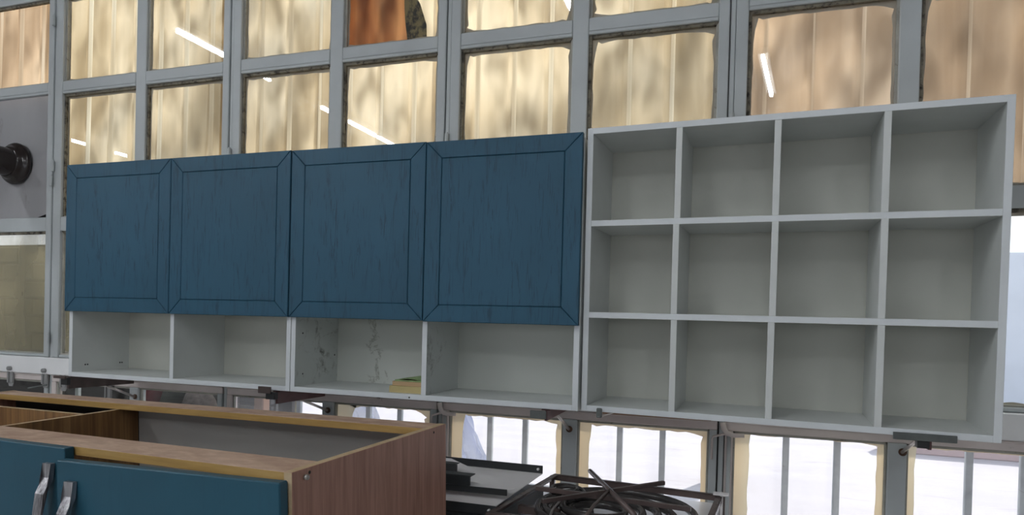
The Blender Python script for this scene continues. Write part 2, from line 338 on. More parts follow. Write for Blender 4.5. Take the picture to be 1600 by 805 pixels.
# ------------------------------------------------------------------ trees that dapple the sheets
def tree(x, y, h, seed, label):
    rnd = random.Random(seed); t = tag(empty('yard_tree', (x, y, -0.92)), label, 'tree')
    bm = bmesh.new(); add_tube(bm, [(0, 0, 0), (.06, .03, h * .35), (-.02, .05, h * .7), (.05, 0, h)], [.13, .10, .07, .03], 8)
    tips = []
    for k in range(18):
        z = h * (.56 + .024 * k); a = rnd.uniform(0, 6.28); L = rnd.uniform(.8, 1.9); p = Vector((.02, .03, z)); q = p + Vector((math.cos(a) * L, math.sin(a) * L * .6, rnd.uniform(.2, .8)))
        add_tube(bm, [p, (p + q) / 2 + Vector((0, 0, .08)), q], [.04, .028, .012], 6); tips += [(p + q) / 2, q, p.lerp(q, .75)]
    link('trunk', bm, M['bark'], t, smooth=True)
    bm = bmesh.new()
    for _ in range(1300):
        c = rnd.choice(tips) + Vector([rnd.gauss(0, .17) for _ in range(3)]); n = Vector([rnd.gauss(0, 1) for _ in range(3)]).normalized(); a = n.orthogonal().normalized(); b = n.cross(a); s = rnd.uniform(.05, .09)
        bm.faces.new([bm.verts.new(c + a * s), bm.verts.new(c + b * s * .5), bm.verts.new(c - a * s), bm.verts.new(c - b * s * .5)])
    link('foliage', bm, M['leaf'], t, 'stuff')
tree(-4.4, 3.2, 6.4, 1, 'leafy tree in the yard behind the left sheets')
tree(-1.99, 3.3, 6.3, 2, 'leafy tree in the yard behind the middle sheets')
tree(0.46, 3.2, 6.5, 5, 'leafy tree in the yard behind the right sheets')
tree(3.3, 3.2, 6.2, 4, 'leafy tree in the yard beyond the right end of the shelf unit')

# ------------------------------------------------------------------ WINDOWS
mull = [-4.272, -3.080, -1.888, -0.716, 0.474, 1.668, 2.86]     # mullion centres
mids = [-3.676, -2.471, -1.289, -0.124, 1.077, 2.26]            # middle glazing bars
Z3 = -0.002                                                       # bottom beam between upper and lower glazing
trim_n = 0
def trim(*a, **k):
    global trim_n; trim_n += 1
    o = box('trim_%d' % trim_n, *a, **k); o['kind'] = 'structure'; return o
for i, x in enumerate(mull):     # posts, set back behind the sashes
    trim(x - 0.0085, x + 0.0108, YF + 0.006, YF + 0.07, WB, WT, M['frame'], bev=.003)
    trim(x - 0.040, x + 0.040, YF + 0.03, YF + 0.06, WB, WT, M['frame_dark'])
bb = trim(X_L, X_R, YF - 0.012, YF + 0.09, -0.050, 0.044, M['frame_light'], bev=0.004); bb['label'] = 'pale painted beam between upper and lower windows'
wi = 0
def window(label):
    global wi; wi += 1; w = empty('window_%d' % wi, (0, 0, 0)); w['kind'] = 'structure'; w['label'] = label; return w
def member(w, x0, x1, z0, z1, y0=YF, y1=YF + 0.045, m='frame', n='frame_bar'):
    return box(n, x0, x1, y0, y1, z0, z1, M[m], w, 0.003)
def pane(w, x0, x1, z0, z1, gm='glass', top='bead_dirty', wob=.004, corner=.012, seed=0, smear=True, tilt=0.0):
    bm = bmesh.new(); add_box(bm, x0 - .004, x1 + .004, YF + .030, YF + .034, z0 - .004, z1 + .004)
    g = link('pane', bm, M[gm], w)
    if tilt:
        cx, cy = (x0 + x1) / 2, YF + .032
        g.location = (cx, cy, 0); g.rotation_euler = (0, 0, tilt)
        for v in g.data.vertices: v.co.x -= cx; v.co.y -= cy
    bm = bmesh.new(); b = .012        # putty fillets, grimy under the upper bar
    add_prism(bm, [(x0, z1), (x1, z1), (x1 - b, z1 - b * 1.1), (x0 + b, z1 - b * 1.1)], YF + .012, YF + .029, mi=1)
    add_prism(bm, [(x0, z0), (x0, z1), (x0 + b, z1 - b), (x0 + b, z0 + b * .7)], YF + .016, YF + .029, mi=2)
    add_prism(bm, [(x1, z0), (x1, z1), (x1 - b * .8, z1 - b), (x1 - b * .8, z0 + b * .7)], YF + .016, YF + .029)
    add_prism(bm, [(x0, z0), (x1, z0), (x1 - b, z0 + b * .6), (x0 + b, z0 + b * .6)], YF + .016, YF + .029)
    link('putty', bm, [M['bead'], M[top], M['bead_dirty'] if seed % 2 else M['bead']], w)
    if smear:
        bm = bmesh.new(); ring(bm, x0, x1, z0, z1, .016, .016, .012, .022, YF + .0295, YF + .0299, wob, corner, seed); link('putty_smear', bm, M['smear'], w)
def hinge(w, x, z): 
    bm = bmesh.new(); add_tube(bm, [(x, YF - .008, z - .028), (x, YF - .008, z + .028)], .009, 10); add_tube(bm, [(x, YF - .008, z + .028), (x, YF - .008, z + .034)], .006, 8); link('hinge', bm, M['frame'], w, smooth=False)
S_ = 0.017
names = ['far left', 'second', 'third', 'fourth', 'fifth', 'sixth']
for i in range(6):
    xl, xr, xm = mull[i] + .012, mull[i + 1] - .012, mids[i]
    w = window('%s upper steel-framed window bay counted from the left' % names[i])
    sl = .050 if i != 3 else .046
    zt1, zt0 = 1.566, 1.497          # transom
    if i == 4: zt1, zt0 = 1.600, 1.522
    if i in (0,): zt1, zt0 = 1.566, 1.503
    # stiles, rails
    member(w, xl, xl + .045, 0.046, 2.6); member(w, xr - .040, xr, 0.046, 2.6)
    member(w, xm - .034, xm + .034, 0.046, 2.6, YF + .004)
    member(w, xl + .045, xm - .034, 2.55, 2.6); member(w, xm + .034, xr - .04, 2.55, 2.6)
    for (a, b) in ((xl + .045, xm - .034), (xm + .034, xr - .040)):
        member(w, a, b, zt0, zt1, YF + .002); member(w, a, b, zt0 + .014, zt0 + .017, YF - .001, YF + .004, 'frame')
        member(w, a, b, .744, .822, YF + .002); member(w, a, b, 0.046, 0.062, YF + .006)
        member(w, a, b, 2.03, 2.09, YF + .002)
    sm = {0: 'frame', 3: 'frame'}
    k = 0
    for (a, b) in ((xl + .045, xm - .034), (xm + .034, xr - .040)):
        for (z0, z1) in ((2.09, 2.55), (zt1, 2.03), (.822, zt0), (.062, .744)):
            k += 1
            if i == 0 and z0 == .822: continue
            tl = {(4, 3): .045}.get((i, k), 0.0)
            pane(w, a, b, z0, z1, 'glass_dusty' if (z0 < .1 and i < 3) else 'glass', seed=i * 20 + k, tilt=0.0, wob=.005 if i > 1 else .003, corner=.016 if i >= 3 else .006, smear=(i >= 1))
    hinge(w, xl - .006, 1.10); hinge(w, xr + .006, .15); hinge(w, xr + .006, 1.02); hinge(w, xr + .006, 1.90)
# metal sheets in place of glass (left bay, middle row)
def sheet_mesh():
    bm = bmesh.new(); N = 16; rows = []
    x0, x1 = mids[0] + .034, mull[1] - .054
    for k in range(N + 1):
        u = k / N; x = x0 + (x1 - x0) * u; zb = .770 + .07 * u ** 2
        rows.append([bm.verts.new((x, YF + .016 - .010 * (1 - t) ** 3, zb + (1.50 - zb) * t)) for t in (0, .04, .15, .5, 1)])
    for a, b in zip(rows, rows[1:]):
        for j in range(4): bm.faces.new((a[j], b[j], b[j + 1], a[j + 1]))
    bmesh.ops.solidify(bm, geom=bm.faces[:], thickness=.002); return bm
sh = link('blanking_sheet', sheet_mesh(), M['sheetmetal']); tag(sh, 'grey sheet metal blanking plate with curled bottom edge around black flue', 'sheet')
box('blanking_sheet', mull[0] + .057, mids[0] - .034, YF + .012, YF + .016, .822, 1.503, M['sheetmetal'])
bpy.data.objects['blanking_sheet.001']['label'] = 'flat grey metal blanking plate further left in the left window'; bpy.data.objects['blanking_sheet.001']['category'] = 'sheet'
box('backing_board', mids[0] + .03, mull[1] - .05, YF + .046, YF + .052, .80, 1.49, M['darkboard'])
tag(bpy.data.objects['backing_board'], 'dark board behind the curled metal plate in the left window', 'board')
# flue pipe with rosette
fp = tag(empty('flue_pipe', (-3.368, 0.36, 1.128)), 'glossy black flue pipe with round flange through the grey metal plate', 'pipe')
def lathe(bm, prof, n=40):  # profile (y, r) around local y
    rings = [[bm.verts.new((r * math.cos(2 * math.pi * k / n), y, r * math.sin(2 * math.pi * k / n))) for k in range(n)] for y, r in prof]
    for A, B in zip(rings, rings[1:]):
        for k in range(n): bm.faces.new((A[k], A[(k + 1) % n], B[(k + 1) % n], B[k]))
    bm.faces.new(rings[0]); bm.faces.new(rings[-1][::-1])
bm = bmesh.new(); lathe(bm, [(-.62, .076), (-.60, .078), (-.015, .078), (-.01, .078)]); link('pipe', bm, M['blackpipe'], fp, smooth=True)
bm = bmesh.new(); lathe(bm, [(-.055, .080), (-.052, .086), (-.034, .090), (-.024, .104), (-.020, .112), (-.012, .117), (-.004, .117), (.008, .114)]); link('flange', bm, M['blackpipe'], fp, smooth=True)
tube('elbow', [(0, -.60, 0), (0, -.66, .01), (0, -.72, .05), (0, -.75, .12), (0, -.76, .22), (0, -.76, 1.93)], .078, M['blackpipe'], fp, 28)

# corrugated translucent sheets hung outside the upper glazing
def corr(x0, x1, z0, z1, mat, label, ph=0.0):
    bm = bmesh.new(); y = YF + .115 + .020 * (round(ph * 20) % 2); pitch = .172; prof = []
    x = x0
    while x < x1:
        t = ((x - x0 + ph) % pitch) / pitch
        d = 0.016 if t < .10 else (0.016 - 0.016 * (t - .10) / .06 if t < .16 else (0.0 if t < .92 else 0.016 * (t - .92) / .08))
        prof.append((x, y - d - .004 * math.sin(6.28 * t))); x += .008
    col = [[bm.verts.new((a, b + .006 * math.sin(z * 2.3 + a), z)) for z in (z0, (z0 * 2 + z1) / 3, (z0 + 2 * z1) / 3, z1)] for a, b in prof]
    for A, B in zip(col, col[1:]):
        t = ((A[0].co.x - x0 + ph) % pitch) / pitch
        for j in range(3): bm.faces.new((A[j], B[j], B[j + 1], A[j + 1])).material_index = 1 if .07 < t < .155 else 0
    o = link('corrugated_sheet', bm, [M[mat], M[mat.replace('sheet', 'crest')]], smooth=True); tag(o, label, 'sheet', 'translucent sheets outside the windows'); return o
ends = [(-4.55, -3.26, 1.50, 'sheet_pink', 'brownish pink translucent corrugated sheet behind the far left top window panes'),
        (-3.30, -2.00, .78, 'sheet_cream', 'cream translucent corrugated sheet behind the windows above the left blue doors'),
        (-2.06, -.78, .78, 'sheet_cream', 'cream translucent corrugated sheet behind the windows above the third blue door'),
        (-.84, .47, .78, 'sheet_cream', 'cream translucent corrugated sheet behind the windows above the fourth blue door'),
        (.43, 1.68, .76, 'sheet_pink', 'pinkish cream translucent corrugated sheet behind the windows above the white shelf unit'),
        (1.64, 2.86, .76, 'sheet_pink', 'pinkish translucent corrugated sheet beyond the right end of the shelf unit')]
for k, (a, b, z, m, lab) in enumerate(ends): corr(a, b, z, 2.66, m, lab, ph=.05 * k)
# brown scorched patch hanging behind the third bay, top row, with a leafy smudge at its right edge
bm = bmesh.new(); add_prism(bm, [(-1.32, 1.53), (-.98, 1.53), (-.93, 1.60), (-.96, 1.85), (-.94, 2.55), (-1.32, 2.55)], YF + .085, YF + .087); 
tag(link('brown_sheet', bm, M['sheet_brown']), 'rusty brown translucent sheet hanging behind a top pane above the third blue door', 'sheet')
bm = bmesh.new(); add_prism(bm, [(-.955, 1.56), (-.86, 1.56), (-.865, 1.66), (-.90, 1.76), (-.95, 1.84), (-.985, 1.86), (-.975, 1.7)], YF + .078, YF + .081)
m_, n_, b_ = nt('spotted_dry_leaf'); n_.links.new(ramp(n_, noise(n_, (1, 1, .7), 28, 6, .7), [(.42, (.02, .015, .01)), (.55, (.30, .23, .10))]), b_.inputs['Base Color'])
tag(link('dry_leaf', bm, m_), 'dark spotted dry leaf stuck behind a top pane above the third blue door', 'leaf')

# lower window row: each with a cream paper mask round the clear glass
def low_window(i, spans, zt, label, cut):
    w = window(label); xl, xr, xm = mull[i] + .014, mull[i + 1] - .014, mids[i]
    m = 'frame_mauve'
    member(w, xl, xr, -.088, -.056, YF + .002, YF + .05, m); member(w, xl, xr, -.060, -.052, YF - .004, YF + .05, m)
    member(w, xl, xl + .030, WB, -.088, m='frame_mauve'); member(w, xr - .030, xr, WB, -.088, m='frame'); member(w, xm - .030, xm + .030, WB, -.088, YF - .002, YF + .05, m='frame')
    member(w, xl, xr, WB, WB + .03, m=m)
    for k, (a, b) in enumerate(((xl + .030, xm - .030), (xm + .030, xr - .030))):
        bm = bmesh.new(); add_box(bm, a - .004, b + .004, YF + .030, YF + .034, WB + .03, -.084); link('pane', bm, M['glass_low' if i > 1 else 'glass'], w)
        if cut and cut[k]:
            wl, wr, wt, cor = cut[k]
            bm = bmesh.new(); ring(bm, a, b, WB + .03, -.088, wl, wr, .03, wt, YF + .0275, YF + .0295, .006, cor, i * 7 + k); link('paper_mask', bm, M['mask'], w)
        bm = bmesh.new(); 
        for (p, q, c, d) in ((a, a + .008, WB + .03, -.088), (b - .008, b, WB + .03, -.088), (a, b, -.098, -.088)): add_box(bm, p, q, YF + .010, YF + .027, c, d, .002)
        link('putty', bm, M['bead'], w)
    return w
low_window(0, None, 0, 'far left lower window bay behind the base cabinet', None)
low_window(1, None, 0, 'lower window bay under the first wall cabinet', None)
low_window(2, None, 0, 'lower window bay under the meeting of the two wall cabinets', [None, (.075, .03, .010, .03)])
w3 = low_window(3, None, 0, 'lower window bay with cream masked panes under the second wall cabinet', [(.052, .030, .016, .012), (.044, .024, .018, .012)])
w4 = low_window(4, None, 0, 'lower window bay with cream masked panes under the white shelf unit', [(.056, .028, .010, .006), (.030, .03, .012, .006)])
low_window(5, None, 0, 'lower window bay right of the shelf unit', [(.03, .03, .012, .01)] * 2)
for w, x in ((w3, mull[3]), (w4, mull[4])):    # casement handles on the posts
    bm = bmesh.new(); add_tube(bm, [(x + .005, YF - .012, -.055), (x + .010, YF - .014, -.078), (x + .022, YF - .018, -.094), (x + .045, YF - .02, -.101), (x + .085, YF - .02, -.099)], [.011, .011, .010, .009, .008], 10)
    add_tube(bm, [(x + .022, YF - .012, -.096), (x + .012, YF - .010, -.10), (x - .028, YF - .012, -.112), (x - .032, YF - .012, -.125), (x - .032, YF - .012, -.20)], .0045, 8); link('latch', bm, M['frame_mauve'], w, smooth=True)
    tube('slide_rod', [(x + .030, YF - .006, -.10), (x + .030, YF - .006, WB + .02)], .0075, M['frame'], w)
# hanging grey tabs and bolt heads on the pale beam at the left
for k, (x, z) in enumerate(((-3.372, -.130), (-3.105, -.125), (-2.967, -.135), (-2.640, -.183))):
    bm = bmesh.new(); add_box(bm, x - .022, x + .022, YF - .006, YF - .001, z + .018, -.046, .002); add_prism(bm, [(x - .022, z + .018), (x - .013, z), (x + .013, z), (x + .022, z + .018)], YF - .006, YF - .001); add_box(bm, x - .022, x - .012, YF - .014, YF - .005, z + .02, -.046, .002); add_box(bm, x + .012, x + .022, YF - .014, YF - .005, z + .02, -.046, .002)
    o = link('hanging_tab', bm, M['tabmetal'], bb)
    if k < 2: 
        bm = bmesh.new(); add_tube(bm, [(x + .006, YF - .028, -.028), (x + .006, YF - .012, -.028)], .012, 12); link('bolt_head', bm, M['tabmetal'], bb, smooth=True)
tube('cross_rod', [(-3.20, YF - .03, -.13), (-3.06, YF - .03, -.105)], .004, M['clip'], bb)

# security grille outside the lower windows
for i, xs in enumerate(((-4.0,), (-2.98,), (-1.512, -1.345, -1.123, -.957), (-.508, -.344, .070, .245), (.714, .894, 1.324, 1.49), (1.9, 2.1, 2.4, 2.6))):
    g = tag(empty('window_grille', (0, 0, WB)), ['painted bar grille outside the far left low window', 'painted bar grille outside the low window under the first wall cabinet', 'painted bar grille outside the low window under the second cabinet joint', 'painted bar grille outside the low window under the second wall cabinet', 'painted bar grille outside the low window under the shelf unit', 'painted bar grille outside the low window right of the shelf unit'][i], 'grille', 'window grilles')
    for x in xs: box('grille_bar', x - .012, x + .012, .442, .462, 0, -.06 - WB + .01, M['bar'], g, .002)
    for z in (.03,): box('grille_rail', mull[i] + .045, mull[i + 1] - .045, .463, .475, z, z + .03, M['bar'], g, .002)

# things standing outside the lower left windows
tag(box('dimming_board', -4.7, -2.02, 1.08, 1.11, -.92, .02, M['darkboard']), 'dark board added to dim the view outside the lowest left windows', 'board')  # added dark sheet, stands in for shade beyond the left panes
def sack(name, x, y, w, h, m, label):
    bm = bmesh.new(); bmesh.ops.create_icosphere(bm, subdivisions=3, radius=1.0)
    rnd = random.Random(int(x * 100))
    for v in bm.verts:
        c = v.co; k = 1 + .06 * math.sin(7 * c.x + 3 * c.z) + .05 * math.sin(9 * c.z + 4 * c.y)
        v.co = Vector((math.copysign(abs(c.x) ** .7, c.x) * w / 2 * k, math.copysign(abs(c.y) ** .7, c.y) * .13 * k, (math.copysign(abs(c.z) ** .75, c.z) * .5 + .5) * h))
    o = link(name, bm, M[m], smooth=True); o.location = (x, y, -.92); tag(o, label, 'sack')
sack('red_sack', -2.765, .80, .105, .82, 'redbag', 'deep red sack outside the low window under the first wall cabinet')
sack('dark_sack', -2.64, .80, .105, .80, 'darkbag', 'black green sack between the red and grey sacks outside')
sack('grey_sack', -2.46, .80, .18, .80, 'greybag', 'grey pebbled sack right of the dark sack outside the low window')
lv = tag(empty('louvre_screen', (-1.93, .86, -.92)), 'dark slatted screen outside the low window behind the base cabinet', 'screen')
box('screen_frame', -.40, -.05, .02, .04, 0, .83, M['louver'], lv)
for k in range(20): box('slat', -.40, -.06, -.012, .018, .02 + k * .041, .05 + k * .041, M['louver'], lv, .003)
tag(box('wooden_post', -2.04, -1.975, .76, .82, -.92, -.03, M['orangewood'], bev=.006), 'orange brown wooden post outside beside the dark slatted screen', 'post')
# crumpled plastic film outside
def film(x0, x1, y, z0, z1, seed, label):
    bm = bmesh.new(); N = 26; P = []
    for a in range(N + 1):
        row = []
        for b in range(N + 1):
            u, v = a / N, b / N; x = x0 + (x1 - x0) * u * (1 - .55 * v); z = z0 + (z1 - z0) * v
            d = .035 * math.sin(9 * u + 6 * v + seed) + .022 * math.sin(21 * u - 13 * v + seed * 2) + .014 * math.sin(33 * v + 17 * u)
            row.append(bm.verts.new((x + .02 * math.sin(11 * v), y + d, z)))
        P.append(row)
    for a in range(N):
        for b in range(N): bm.faces.new((P[a][b], P[a + 1][b], P[a + 1][b + 1], P[a][b + 1]))
    tag(link('plastic_film', bm, M['plastic'], smooth=False), label, 'plastic film')
film(-.78, -.52, .62, -.92, -.12, 1, 'crumpled bluish white plastic film outside behind the black stacked trays')
film(-1.36, -.98, .64, -.92, -.05, 4, 'crumpled white plastic film outside right above the base cabinet rail')

# ================================================================== WALL CABINETS
def door(root, x0, x1, z0, z1, yf, th, m='blue'):
    """routed door: backing slab, four mitred frame pieces and a centre field separated by V grooves"""
    d = box('door', x0, x1, yf + .006, yf + th, z0, z1, M[m], root, .0015)
    fw, g = .064, .0006
    i0, i1, k0, k1 = x0 + fw, x1 - fw, z0 + fw, z1 - fw; h = g
    polys = {'frame_piece': [[(x0, z1), (x1, z1), (i1 + h, k1 + h), (i0 - h, k1 + h)], [(x0, z0), (x1, z0), (i1 + h, k0 - h), (i0 - h, k0 - h)],
                             [(x0, z0), (x0, z1), (i0 - h, k1 + h), (i0 - h, k0 - h)], [(x1, z0), (x1, z1), (i1 + h, k1 + h), (i1 + h, k0 - h)]]}
    for j, p in enumerate(polys['frame_piece']):
        cx = sum(a for a, _ in p) / 4; cz = sum(b for _, b in p) / 4
        q = []
        for a, b in p:     # pull mitre ends in a hair so that the diagonal joints read as grooves
            if j < 2: a += -h if a > cx else h
            else: b += -h if b > cz else h
            q.append((a, b))
        bm = bmesh.new(); add_prism(bm, q, yf, yf + .0065)
        bmesh.ops.bevel(bm, geom=[e for e in bm.edges if all(abs(v.co.y - yf) < 1e-5 for v in e.verts)], offset=.0022, segments=1, affect='EDGES')
        link('frame_piece', bm, M[m], d)
    box('door_field', i0 + h, i1 - h, yf, yf + .0065, k0 + h, k1 - h, M[m], d, .0022)
    return d
T = .0207
def wall_cabinet(x0, x1, xm, ztop, doors, label, group, mouldy=False):
    y0, y1 = -.0234, .293
    c = tag(empty('wall_cabinet', (x0, 0, 0)), label, 'cabinet', group)
    a, b, m = 0, x1 - x0, xm - x0; sm = 'mould' if mouldy else 'white'
    def pn(n, *q, mat='white'):
        bm = bmesh.new(); add_box(bm, *q, .0008)
        for f in bm.faces:
            if f.calc_center_median().y < y0 + .0005: f.material_index = 1
        return link(n, bm, [M[mat], M['white_edge']], c)
    s1 = pn('side_panel', a, a + T, y0, y1, 0, ztop, mat=sm); pn('side_panel', b - T, b, y0, y1, 0, ztop)
    dv = pn('middle_panel', m - T / 2, m + T / 2, y0, y1 - .006, T, ztop - T, mat=sm)
    pn('bottom_panel', a + T, b - T, y0, y1, 0, T); pn('top_panel', a + T, b - T, y0, y1, ztop - T, ztop)
    pn('shelf', a + T, m - T / 2, y0 + .004, y1 - .006, .325, .325 + T); pn('shelf', m + T / 2, b - T, y0 + .004, y1 - .006, .325, .325 + T)
    bp = box('back_panel', a + T, b - T, y1 - .006, y1, T, ztop - T, tide('tide_marked_backing', (0.60, 0.62, 0.575), .22) if mouldy else M['white_back'], c)
    for (d0, d1, z0, z1) in doors: door(c, d0 - x0, d1 - x0, z0, z1, -.0456, .0215)
    return c, s1, dv, y1
WX = (-2.456, -1.8392, -1.2176, -.6123, -.008)
c1, s1, _, yb = wall_cabinet(WX[0] + .006, WX[2] - .001, WX[1] + .001, .972, [(WX[0], WX[1] - .0015, .306, .985), (WX[1] + .0015, WX[2] - .003, .306, .985)],
    'left white wall cabinet with the two leftmost blue framed doors above open niches', 'wall cabinets with blue doors')
for y in (.045, .235):     # pairs of fixing holes on the left side
    for dy in (0, .012):
        tube('fixing_hole', [(T + .001, y + dy, .052), (T - .004, y + dy, .052)], .0038, M['hole'], c1, 8)
c2, s2, d2, _ = wall_cabinet(WX[2] + .002, -.0075, WX[3] + .001, .970, [(WX[2] + .003, WX[3] - .0015, .306, .9835), (WX[3] + .0015, WX[4] - .001, .303, .982)],
    'right white wall cabinet with two blue framed doors, mouldy niche and stacked books', 'wall cabinets with blue doors', True)
for y, z in ((.03, .07), (.025, .24), (.262, .14)): tube('fixing_hole', [(T + .001, y, z), (T - .004, y, z)], .0036, M['hole'], c2, 8)
tube('fixing_hole', [(.545, -.0239, .008), (.545, -.020, .008)], .0036, M['hole'], c2, 8)

# books in the niche
bx = -.765
def book(x0, x1, y0, y1, z0, th, cover, label, rot=0.0, curl=False):
    b = tag(empty('book', ((x0 + x1) / 2, (y0 + y1) / 2, z0), (0, 0, rot)), label, 'book', 'books lying in the niche'); w, d = (x1 - x0) / 2, (y1 - y0) / 2
    box('pages', -w + .002, w - .003, -d + .003, d - .003, .002, th - .002, M['pages'], b)
    box('cover', -w, w, -d, d, 0, .0021, M[cover], b); 
    bm = bmesh.new(); N = 10; A = []
    for k in range(N + 1):
        u = k / N; z = th - .002 + (.007 * math.sin(math.pi * u) if curl else 0); A.append([bm.verts.new((-w + 2 * w * u, s * d, z + t)) for s in (-1, 1) for t in (0, .002)])
    for p, q in zip(A, A[1:]):
        for f in ((p[0], q[0], q[1], p[1]), (p[2], p[3], q[3], q[2]), (p[1], q[1], q[3], p[3]), (p[0], p[2], q[2], q[0])): bm.faces.new(f)
    bm.faces.new((A[0][0], A[0][1], A[0][3], A[0][2])); bm.faces.new((A[-1][0], A[-1][2], A[-1][3], A[-1][1])); link('cover', bm, M[cover], b)
    box('spine', -w, w, -d - .001, -d + .001, 0, th, M[cover], b, .0005)
book(-.772, -.628, .003, .190, T + .0003, .026, 'book_y', 'yellow book at the bottom of the small stack in the niche')
book(-.762, -.632, .012, .188, T + .0266, .017, 'book_o', 'tan orange book in the middle of the small stack in the niche', -.03)
book(-.755, -.630, .016, .180, T + .0436, .006, 'book_g', 'green covered book on top of the small stack in the niche', .0, True)

# ================================================================== OPEN SHELF UNIT
def mrot(ax, a):
    c, s = math.cos(a), math.sin(a)
    return Matrix(((1, 0, 0), (0, c, -s), (0, s, c))) if ax == 'x' else (Matrix(((c, -s, 0), (s, c, 0), (0, 0, 1))) if ax == 'z' else Matrix(((c, 0, -s), (0, 1, 0), (s, 0, c))))
RS = mrot('y', -.0022) @ mrot('z', -.0543) @ mrot('x', .0164)
su = tag(empty('open_shelf_unit', (0, 0, 0), RS.to_euler()), 'white open shelf unit of twelve compartments on the right', 'shelf unit')
SW, SH, SD = 1.2553, 1.0007, .300
def spn(n, *q, mat='white'):
    bm = bmesh.new(); add_box(bm, *q, .0008)
    for f in bm.faces:
        if f.calc_center_median().y < .0005: f.material_index = 1
    return link(n, bm, [M[mat], M['white_edge']], su)
spn('side_panel', 0, T, 0, SD, 0, SH); spn('side_panel', SW - T, SW, 0, SD, 0, SH)
spn('top_panel', T, SW - T, 0, SD, SH - T, SH); spn('bottom_panel', T, SW - T, 0, SD, 0, T)
zs = [T, .3425 - T / 2, .3425 + T / 2, .6659 - T / 2, .6659 + T / 2, SH - T]
spn('shelf', T, SW - T, 0.0004, SD, zs[1], zs[2]); spn('shelf', T, SW - T, 0.0004, SD, zs[3], zs[4])
for j in range(3):
    for k, x in enumerate((.3163, .6257, .9365)):
        e = (.0005, -.0012, .0012)[(j + k) % 3]
        spn('divider', x - T / 2 + e, x + T / 2 + e, 0.0008, SD, zs[2 * j], zs[2 * j + 1])
box('back_panel', .002, SW - .002, SD, SD + .005, .002, SH - .002, M['white_back'], su)

# ================================================================== BRACKETS UNDER THE UNITS
def bracket(x, xb, y0, label, front, rod0, rod1, armz, armh, armmat='redbrown'):
    b = tag(empty('wall_bracket', (0, 0, 0)), label, 'bracket', 'brackets carrying the wall units')
    beam('arm', (x, y0 + .02, armz), (xb, YF - .014, armz - .004), .010, armh, M[armmat], b, .001)
    beam('top_flange', (x, y0 + .02, -.0045), (xb, YF - .014, -.0045), .034, .005, M[armmat], b)
    for (p, m) in front: box('lip', *p, M[m], b, .001)
    tube('strut', [rod0, rod1], .006, M['rod'], b, 8)
    tube('bolt_washer', [(rod1[0] + .002, YF - .006, rod1[2]), (rod1[0] + .002, YF - .001, rod1[2])], .0135, M['rust'], b, 16)
bracket(-2.47, -2.46, -.03, 'dark bracket under the left end of the first wall cabinet', [((-2.525, -2.452, -.040, -.030, -.012, .001), 'clip_brown'), ((-2.49, -2.45, -.030, -.012, -.042, -.008), 'black')],
        (-2.47, .16, -.050), (-2.462, YF - .006, -.135), -.034, .055, 'clip_brown')
bracket(-1.287, -1.30, -.036, 'red brown bracket with black clamp under the joint of the two wall cabinets', [((-1.352, -1.290, -.052, -.046, -.012, .016), 'clip_brown'), ((-1.318, -1.276, -.046, -.020, -.036, -.007), 'black')],
        (-1.345, .17, -.046), (-1.288, YF - .006, -.128), -.032, .050)
bracket(-.125, -.135, -.034, 'grey green lipped bracket under the right end of the second wall cabinet', [((-.178, -.118, -.040, -.034, -.034, -.006), 'clip')],
        (-.155, .20, -.030), (-.127, YF - .006, -.128), -.026, .036)
bracket(1.075, 1.085, -.080, 'long grey angle bracket with black block under the right end of the shelf unit', [((.975, 1.142, -.0725, -.067, -.012, .010), 'clip'), ((1.040, 1.072, -.070, -.040, -.034, -.013), 'black')],
        (1.12, .20, -.030), (1.091, YF - .006, -.118), -.024, .030)
tb = tag(empty('hook_clip', (0, 0, 0)), 'small grey hook clip with wire under the left end of the shelf unit', 'clip')
box('tab', .060, .080, -.026, -.019, -.018, .016, M['clip'], tb, .003)
tube('wire', [(.074, -.02, -.014), (.09, .02, -.010), (.125, .12, -.006)], .0022, M['rod'], tb, 6)
tag(box('timber_batten', .03, .44, .250, .335, -.040, -.006, M['orangewood'], bev=.002), 'brown timber batten under the left end of the shelf unit', 'batten')

# ================================================================== BASE CABINET (front left)
RB = mrot('z', -.0848) @ mrot('y', .0168) @ mrot('x', .0237)
bc = tag(empty('base_cabinet', (-.2221843, -1.3474758, .0355532), RB.to_euler()), 'brown laminate base cabinet without worktop, blue doors, front left', 'cabinet')
BW, BD, BT, BH = 1.756, .560, .0185, .82
def bpn(n, *q, mat, edge='pale_edge', where='z', bev=.0006):
    bm = bmesh.new(); add_box(bm, *q, bev)
    for f in bm.faces:
        nn = f.normal; c = f.calc_center_median()
        if (where == 'z' and c.z > q[5] - 1e-4) or (where == 'y' and (c.y < q[2] + 1e-4)): f.material_index = 1
        if where == 'zy' and (c.z > q[5] - 1e-4 or c.y < q[2] + 1e-4): f.material_index = 1
    return link(n, bm, [M[mat], M[edge]], bc)
bpn('side_panel', -BT, 0, 0, BD, -BH, 0, mat='side_wood', where='zy')
bpn('side_panel', -BW, -BW + BT, 0, BD, -BH, 0, mat='side_wood', where='zy')
bpn('top_rail', -BW + BT, -BT, 0.001, .094, -BT - .001, -.001, mat='rail_top', edge='rail_edge', where='y')
bpn('top_rail', -BW + BT, -BT, .485, BD - .001, -BT - .001, -.001, mat='rail_top', edge='rail_edge', where='y')
bpn('partition', -1.130, -1.112, .004, BD - .006, -BH + .05, -.021, mat='zebra')
bpn('drawer_back', -BW + BT, -1.131, .378, .392, -BH + .3, -.021, mat='zebra')
bpn('bottom_panel', -BW + BT, -BT, .0, BD - .005, -BH + .03, -BH + .048, mat='lam_gray')
bpn('back_panel', -1.111, -.001 - BT, BD - .005, BD, -BH + .02, -.020, mat='lam_gray')
bpn('back_panel', -BW + BT, -1.113, BD - .005, BD, -BH + .02, -.020, mat='darkboard')
